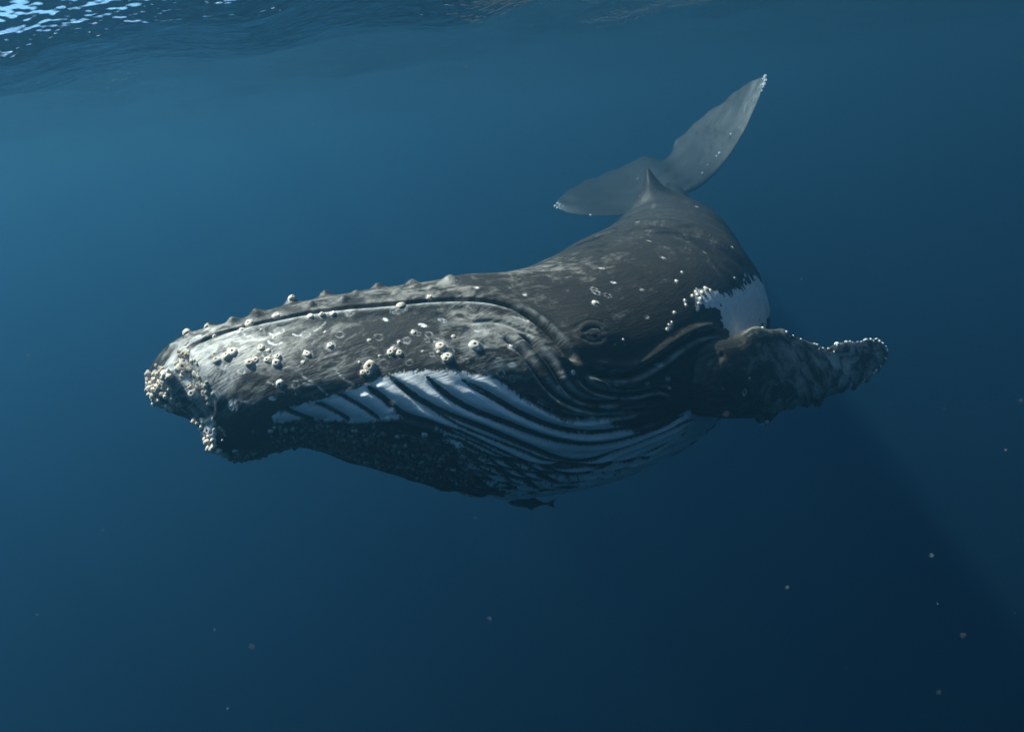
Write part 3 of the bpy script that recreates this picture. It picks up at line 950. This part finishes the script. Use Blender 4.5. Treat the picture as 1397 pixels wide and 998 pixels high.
for px, py, r in BPOS:
    p, n, k = body_pt(px, py)
    barnacle(p, n, r * bd[k] / FPX, BM)
for px, py, r in ((280, 594, 7), (280, 606, 5), (289, 583, 8), (294, 607, 6), (303, 614, 9), (298, 592, 6), (323, 611, 5), (284, 578, 6), (294, 586, 7), (287, 598, 6), (293, 598, 6), (286, 588, 6), (298, 620, 5)):
    p, n, k = body_pt(px, py)
    barnacle(p, n, r * bd[k] / FPX, BW)
for px, py, r in ((536, 561, 4.6), (530, 569, 4.4), (434, 571, 4.2), (445, 572, 4.2), (400, 584, 5), (411, 587, 4.5), (422, 586, 4), (484, 586, 4.5), (523, 590, 4.6), (542, 593, 4.6), (580, 592, 4.6), (625, 603, 4), (564, 639, 4), (599, 633, 4), (618, 639, 4), (676, 680, 4), (369, 587, 4), (553, 607, 4),
                  (340, 617, 6), (349, 615, 5.5), (357, 618, 5), (330, 620, 5), (336, 625, 5), (346, 624, 5), (355, 627, 4.5), (322, 625, 4.5), (362, 621, 4.5)):
    p, n, k = body_pt(px, py)
    barnacle(p, n, r * bd[k] / FPX, BW if random.random() < .4 else BC)
# flipper edge
def flip_pt(px, py):
    xx, yy, _ = proj(FLIP_PTS)
    k = np.argmin((xx - px) ** 2 + (yy - py) ** 2 + 4e-2 * (proj(FLIP_PTS)[2]))
    return FLIP_PTS[k], FLIP_N[k]
fq = proj(FLIP_PTS)
for px, py, r in ((1003, 459, 2.6), (1041, 446, 2.6), (1073, 453, 2.6), (1078, 459, 2), (1083, 457, 2.2), (1083, 464, 2), (1093, 461, 2.2), (1112, 466, 2.2), (1115, 470, 2.2), (1118, 476, 2.2), (1124, 473, 2.2), (1129, 473, 2.2), (1141, 467, 3), (1142, 471, 2.6), (1138, 480, 2.4), (1154, 466, 2.8),
                  (1160, 466, 2.6), (1163, 468, 2.6), (1170, 464, 2.2), (1174, 463, 2.2), (1180, 462, 2.8), (1183, 465, 2.8), (1188, 463, 2.6), (1192, 465, 2.4), (1196, 462, 2.8), (1202, 462, 2.4), (1206, 466, 2.2), (1209, 473, 2.2), (1210, 478, 2.2), (1209, 484, 2.2), (1208, 489, 2.2), (1204, 494, 2.6), (1202, 500, 2.4), (1195, 506, 3), (1192, 509, 2.6),
                  (1179, 518, 2.6), (1176, 521, 2.4), (1161, 525, 2.6), (1159, 529, 2.4), (1117, 549, 2.8), (1112, 558, 2.8), (1110, 562, 2.4), (1097, 555, 2.8), (1094, 558, 2.4), (1056, 556, 2.2), (1046, 575, 3), (1041, 579, 2.8), (1036, 581, 2.4), (1043, 571, 2.2)):
    k = np.argmin((fq[0] - px) ** 2 + (fq[1] - py) ** 2)
    d = fq[2][k]
    barnacle(FLIP_PTS[k], FLIP_N[k], r * random.uniform(.7, 1.15) * d / FPX, BW)

fkv = FKp.reshape(-1, 3)
fkq = proj(fkv)
rs = random.Random(5)
for px, py, r in ([(1044, 104, 2.4), (1046, 110, 2.2), (1045, 116, 2.2), (1042, 107, 2), (1047, 121, 1.8), (1040, 124, 1.6), (757, 281, 2.2), (760, 284, 2), (764, 279, 2), (761, 277, 1.6), (806, 293, 1.4)]
                  + [(1036 - 88 * t_ + rs.gauss(0, 1.5), 135 + 112 * t_ + rs.gauss(0, 1.5), rs.uniform(1.0, 1.8)) for t_ in (.05, .2, .36, .4, .43, .55, .62, .68, .8, .9)]):
    k = np.argmin((fkq[0] - px) ** 2 + (fkq[1] - py) ** 2)
    barnacle(fkv[k], FKN[k // NCH], r * fkq[2][k] / FPX, BW)

# the small ones that grow as one crust under the chin: too many to tell apart
def merged_crust(name, pts, nrm, rad, mats, me_src):
    src = me_src
    sv = np.empty(len(src.vertices) * 3, np.float32)
    src.vertices.foreach_get('co', sv)
    sv = sv.reshape(-1, 3)
    polys = [tuple(p.vertices) for p in src.polygons]
    vs_, fs = [], []
    o = 0
    for p, n, r in zip(pts, nrm, rad):
        e = orient(n + rng.normal(0, .25, 3), random.uniform(0, 6.28)).to_matrix()
        m = np.array(e)
        sc = np.array([r, r, r * random.uniform(.9, 2.6)])
        vs_.append((sv * sc) @ m.T + p)
        fs.extend(tuple(i + o for i in f) for f in polys)
        o += len(sv)
    me = bpy.data.meshes.new(name)
    me.from_pydata(np.concatenate(vs_).tolist(), [], fs)
    me.polygons.foreach_set('use_smooth', [True] * len(fs))
    tint = np.repeat(rng.random(len(pts)) ** 2.2, len(sv)).astype(np.float32)
    me.attributes.new('tint', 'FLOAT', 'POINT').data.foreach_set('value', tint)
    me.materials.append(mats)
    return me
CR = [([(372, 585), (400, 580), (450, 577), (500, 583), (560, 590), (590, 600), (600, 625), (590, 655), (560, 652), (500, 640), (450, 622), (400, 612), (372, 605)], 900, .0068),
      ([(312, 618), (335, 610), (360, 612), (368, 628), (340, 636), (318, 632)], 120, .009),
      ([(585, 600), (640, 600), (690, 640), (700, 680), (640, 670), (590, 650)], 90, .006)]
CR += [([(202, 508), (222, 500), (240, 505), (246, 530), (236, 556), (216, 558), (206, 545)], 70, .010),
       ([(243, 478), (254, 482), (272, 508), (292, 545), (284, 556), (262, 530), (246, 505)], 60, .008),
       ([(272, 572), (292, 570), (308, 600), (312, 618), (296, 622), (278, 606)], 70, .011)]
cp, cn, cr = [], [], []
snout_p, snout_n, snout_r = [], [], []
for pts, cnt, r in CR:
    Lp = np.array([F2[pick(*p)] for p in pts])
    kk = near(Lp, 0.02)
    sdp = poly_sd(F2[kk], Lp)
    kk = kk[sdp > rng.uniform(-.02, .03, len(kk))]
    if cnt == 900:                                  # wrap on under the chin
        hi_u = np.nonzero((F2[:, 0] > 0.62) & (F2[:, 0] < 1.55) & (F2[:, 1] > 0.80 * girth[np.searchsorted(arc, np.clip(F2[:, 0], 0, LEN))]))[0]
        kk = np.concatenate([kk, hi_u])
        cnt = 1300
    ch = rng.choice(kk, cnt)
    if cnt in (60, 70):
        snout_p.append(left[ch]); snout_n.append(NB.reshape(-1, 3)[ch]); snout_r.append(r * rng.uniform(.4, 1.6, cnt))
        continue
    cp.append(left[ch]); cn.append(NB.reshape(-1, 3)[ch]); cr.append(r * rng.uniform(.5, 1.5, cnt))
cp, cn, cr = np.concatenate(cp), np.concatenate(cn), np.concatenate(cr)
crust = obj('barnacle_crust', merged_crust('barnacle_crust', cp - root_loc, cn, cr, M_GROW, BC[0]), None, whale)
crust['kind'] = 'stuff'
snout = obj('barnacle_crust', merged_crust('snout_barnacle_crust', np.concatenate(snout_p) - root_loc, np.concatenate(snout_n), np.concatenate(snout_r), M_BARN, BM[0]), None, whale)
snout['kind'] = 'stuff'

# ------------------------------------------------------------------ small fish under the throat
fish = bpy.data.objects.new('remora_fish', None)
COL.objects.link(fish)
f0, f1 = unproj(692, 685, 4.72), unproj(757, 687, 4.80)
FLN = np.linalg.norm(f1 - f0)
fdir = norm(f1 - f0)
fup = norm(cU - (cU @ fdir) * fdir)
fsd = np.cross(fdir, fup)
fish.location = f0
fish['label'] = 'small dark slender fish swimming close under the whale\'s white grooved belly'
fish['category'] = 'fish'
xs = np.linspace(0, .86, 26)
hh = np.interp(xs, [0, .05, .2, .4, .6, .78, .86], [.002, .030, .075, .085, .060, .022, .016]) * FLN
ps = np.linspace(0, 2 * np.pi, 16, endpoint=False)
bodyF = xs[:, None, None] * FLN * fdir + (hh[:, None] * np.cos(ps))[..., None] * fup + (0.62 * hh[:, None] * np.sin(ps))[..., None] * fsd
obj('body', np_mesh('fish_body', bodyF.reshape(-1, 3), grid_quads(26, 16, True)), M_FISH, fish)
def finp(name, out2d, th=.004):
    n = len(out2d)
    P = np.array([x * FLN * fdir + y * FLN * fup for x, y in out2d])
    c = P.mean(0)
    Vv = np.concatenate([P + fsd * th * .3, P - fsd * th * .3, [c + fsd * th, c - fsd * th]])
    me = bpy.data.meshes.new('fish_' + name)
    fs = []
    for i in range(n):
        j = (i + 1) % n
        fs += [(i, j, 2 * n), (n + j, n + i, 2 * n + 1), (i, n + i, n + j, j)]
    me.from_pydata(Vv.tolist(), [], fs)
    obj(name, me, M_FISH, fish)
finp('tail_fin', [(.82, .012), (.90, .05), (1.0, .10), (.965, .0), (1.0, -.085), (.90, -.045), (.82, -.012)])
finp('dorsal_fin', [(.42, .07), (.50, .115), (.60, .095), (.74, .028), (.60, .05)])
finp('anal_fin', [(.38, -.075), (.48, -.125), (.56, -.14), (.55, -.10), (.72, -.03), (.56, -.06)])
fe = obj('eye', lathe_mesh('fish_eyeball', [(0.006 * math.sin(t), 0.006 * math.cos(t)) for t in np.linspace(math.pi, .05, 7)], 8), M_EYE, fish)
fe.location = Vector(fdir * FLN * .09 + fup * .004 - fsd * np.sign(fsd @ cF) * .62 * .046 * FLN * .85)

# ------------------------------------------------------------------ the sea surface, seen from below
def wave(x, y):
    z = 0.0
    for (lx, dirn, A, p) in ((19, 62, .15, .4), (11, 95, .09, 2.0), (6.3, 40, .06, 1.0), (3.7, 120, .07, 3.0), (2.3, 75, .055, .5), (1.4, 20, .034, 2.2), (.85, 100, .014, 1.1), (.52, 50, .006, .3)):
        k = 2 * math.pi / lx
        q = k * (x * math.cos(R(dirn)) + y * math.sin(R(dirn))) + p + .35 * np.sin(k * .31 * (x - y) + p)
        z = z + A * (np.sin(q) + .22 * np.cos(2 * q))
    # one deep trough of the swell ahead and to the left
    ca, sa = math.cos(R(-6)), math.sin(R(-6))
    X, Y = (x + 3.8) * ca + (y - 5.9) * sa, -(x + 3.8) * sa + (y - 5.9) * ca
    z = z - 1.36 * np.exp(-(Y / 2.9) ** 2 - (X / 7.5) ** 2)
    return z
def warp(n, lim, c0, k=3.2):
    t = np.linspace(-1, 1, n)
    return c0 + lim * np.sinh(k * t) / math.sinh(k)
NX, NY = 480, 480
gx, gy = np.meshgrid(warp(NX, 260, -3.0, 5.0), warp(NY, 260, 6.5, 5.0), indexing='ij')
far = np.exp(-(np.hypot(gx, gy - 6) / 60) ** 2)
SV = np.stack([gx, gy, wave(gx, gy) * far], -1)
m = NT('sea_surface')
tc = m.n('ShaderNodeTexCoord').outputs['Object']
h = m.math('ADD', m.math('MULTIPLY', m.noise(m.scale(tc, (1.0, 1.6, 1)), 3.6, 2, .6, 0), .6), m.math('MULTIPLY', m.noise(m.scale(tc, (1, 1.6, 1)), 14.0, 1, .6), .2))
nrm = m.bump(h, 0.6, 0.13)
fr_ = m.n('ShaderNodeLayerWeight')
fr_.inputs['Blend'].default_value = 0.5
m.link(nrm, fr_.inputs['Normal'])
mirror = m.ramp(fr_.outputs['Facing'], 0.24, 0.40, 0.03, 1.0)   # total reflection past the critical angle
gl = m.n('ShaderNodeBsdfGlossy')
gl.inputs['Roughness'].default_value = 0.04
m.link(nrm, gl.inputs['Normal'])
tr = m.n('ShaderNodeBsdfTransparent')
tr.inputs[0].default_value = C(.97, .985, 1)
mx = m.n('ShaderNodeMixShader')
m.link(mirror, mx.inputs[0])
m.link(tr.outputs[0], mx.inputs[1])
m.link(gl.outputs[0], mx.inputs[2])
m.link(mx.outputs[0], m.out.inputs['Surface'])
surf = obj('water_surface', np_mesh('water_surface', SV.reshape(-1, 3), grid_quads(NX, NY, flip=True)), m.mat)
surf['kind'] = 'structure'
surf['label'] = 'rippled underside of the sea surface with a dark swell trough'
surf['category'] = 'water'

# ------------------------------------------------------------------ bubbles under the surface, drifting specks
def specks(name, pts, rad, mat):
    bm = bmesh.new()
    bmesh.ops.create_icosphere(bm, subdivisions=1, radius=1.0)
    sv = np.array([v.co[:] for v in bm.verts]); fs0 = np.array([[v.index for v in f.verts] for f in bm.faces])
    bm.free()
    VV = pts[:, None, :] + sv[None] * rad[:, None, :]
    QQ = fs0[None] + (np.arange(len(pts)) * len(sv))[:, None, None]
    return obj(name, np_mesh(name, VV.reshape(-1, 3), QQ.reshape(-1, 3)), mat)
n = 420
sx = rng.uniform(-260, 1650, n); sy = rng.uniform(-150, 1150, n); sdp = rng.uniform(0.8, 9, n)
pp = unproj(sx, sy, sdp)
pp = pp[pp[:, 2] < -.7]
rd = rng.uniform(.0005, .0013, (len(pp), 1)) * rng.uniform(.7, 1.3, (len(pp), 3))
sp = specks('drifting_specks', pp, rd, M_SPECK)
sp['kind'] = 'stuff'
sp['label'] = 'tiny pale plankton specks drifting in the blue water'
sp['category'] = 'plankton'

# ------------------------------------------------------------------ the water itself: one even body of blue haze
HX, HY0, HY1, HZ0, HZ1 = 250.0, -240.0, 255.0, -90.0, 1.2
hv = [(x_, y_, z_) for x_ in (-HX, HX) for y_ in (HY0, HY1) for z_ in (HZ0, HZ1)]
hf = [(0, 1, 3, 2), (4, 6, 7, 5), (0, 4, 5, 1), (2, 3, 7, 6), (0, 2, 6, 4), (1, 5, 7, 3)]
hm = bpy.data.meshes.new('haze')
hm.from_pydata(hv, [], hf)
mh = NT('sea_water_haze')
pv = mh.n('ShaderNodeVolumePrincipled')
pv.inputs['Color'].default_value = C(0.060, 0.200, 0.305)
pv.inputs['Density'].default_value = 0.084
pv.inputs['Absorption Color'].default_value = C(0.0, 0.05, 0.12)
pv.inputs['Anisotropy'].default_value = 0.76
mh.link(pv.outputs[0], mh.out.inputs['Volume'])
hz = obj('haze', hm, mh.mat)
hz['kind'] = 'stuff'
hz['label'] = 'clear blue sea water fading everything far off into blue'
hz['category'] = 'water'
print('barnacles', n_barn[0], 'verts', len(allV), 'len', LEN)
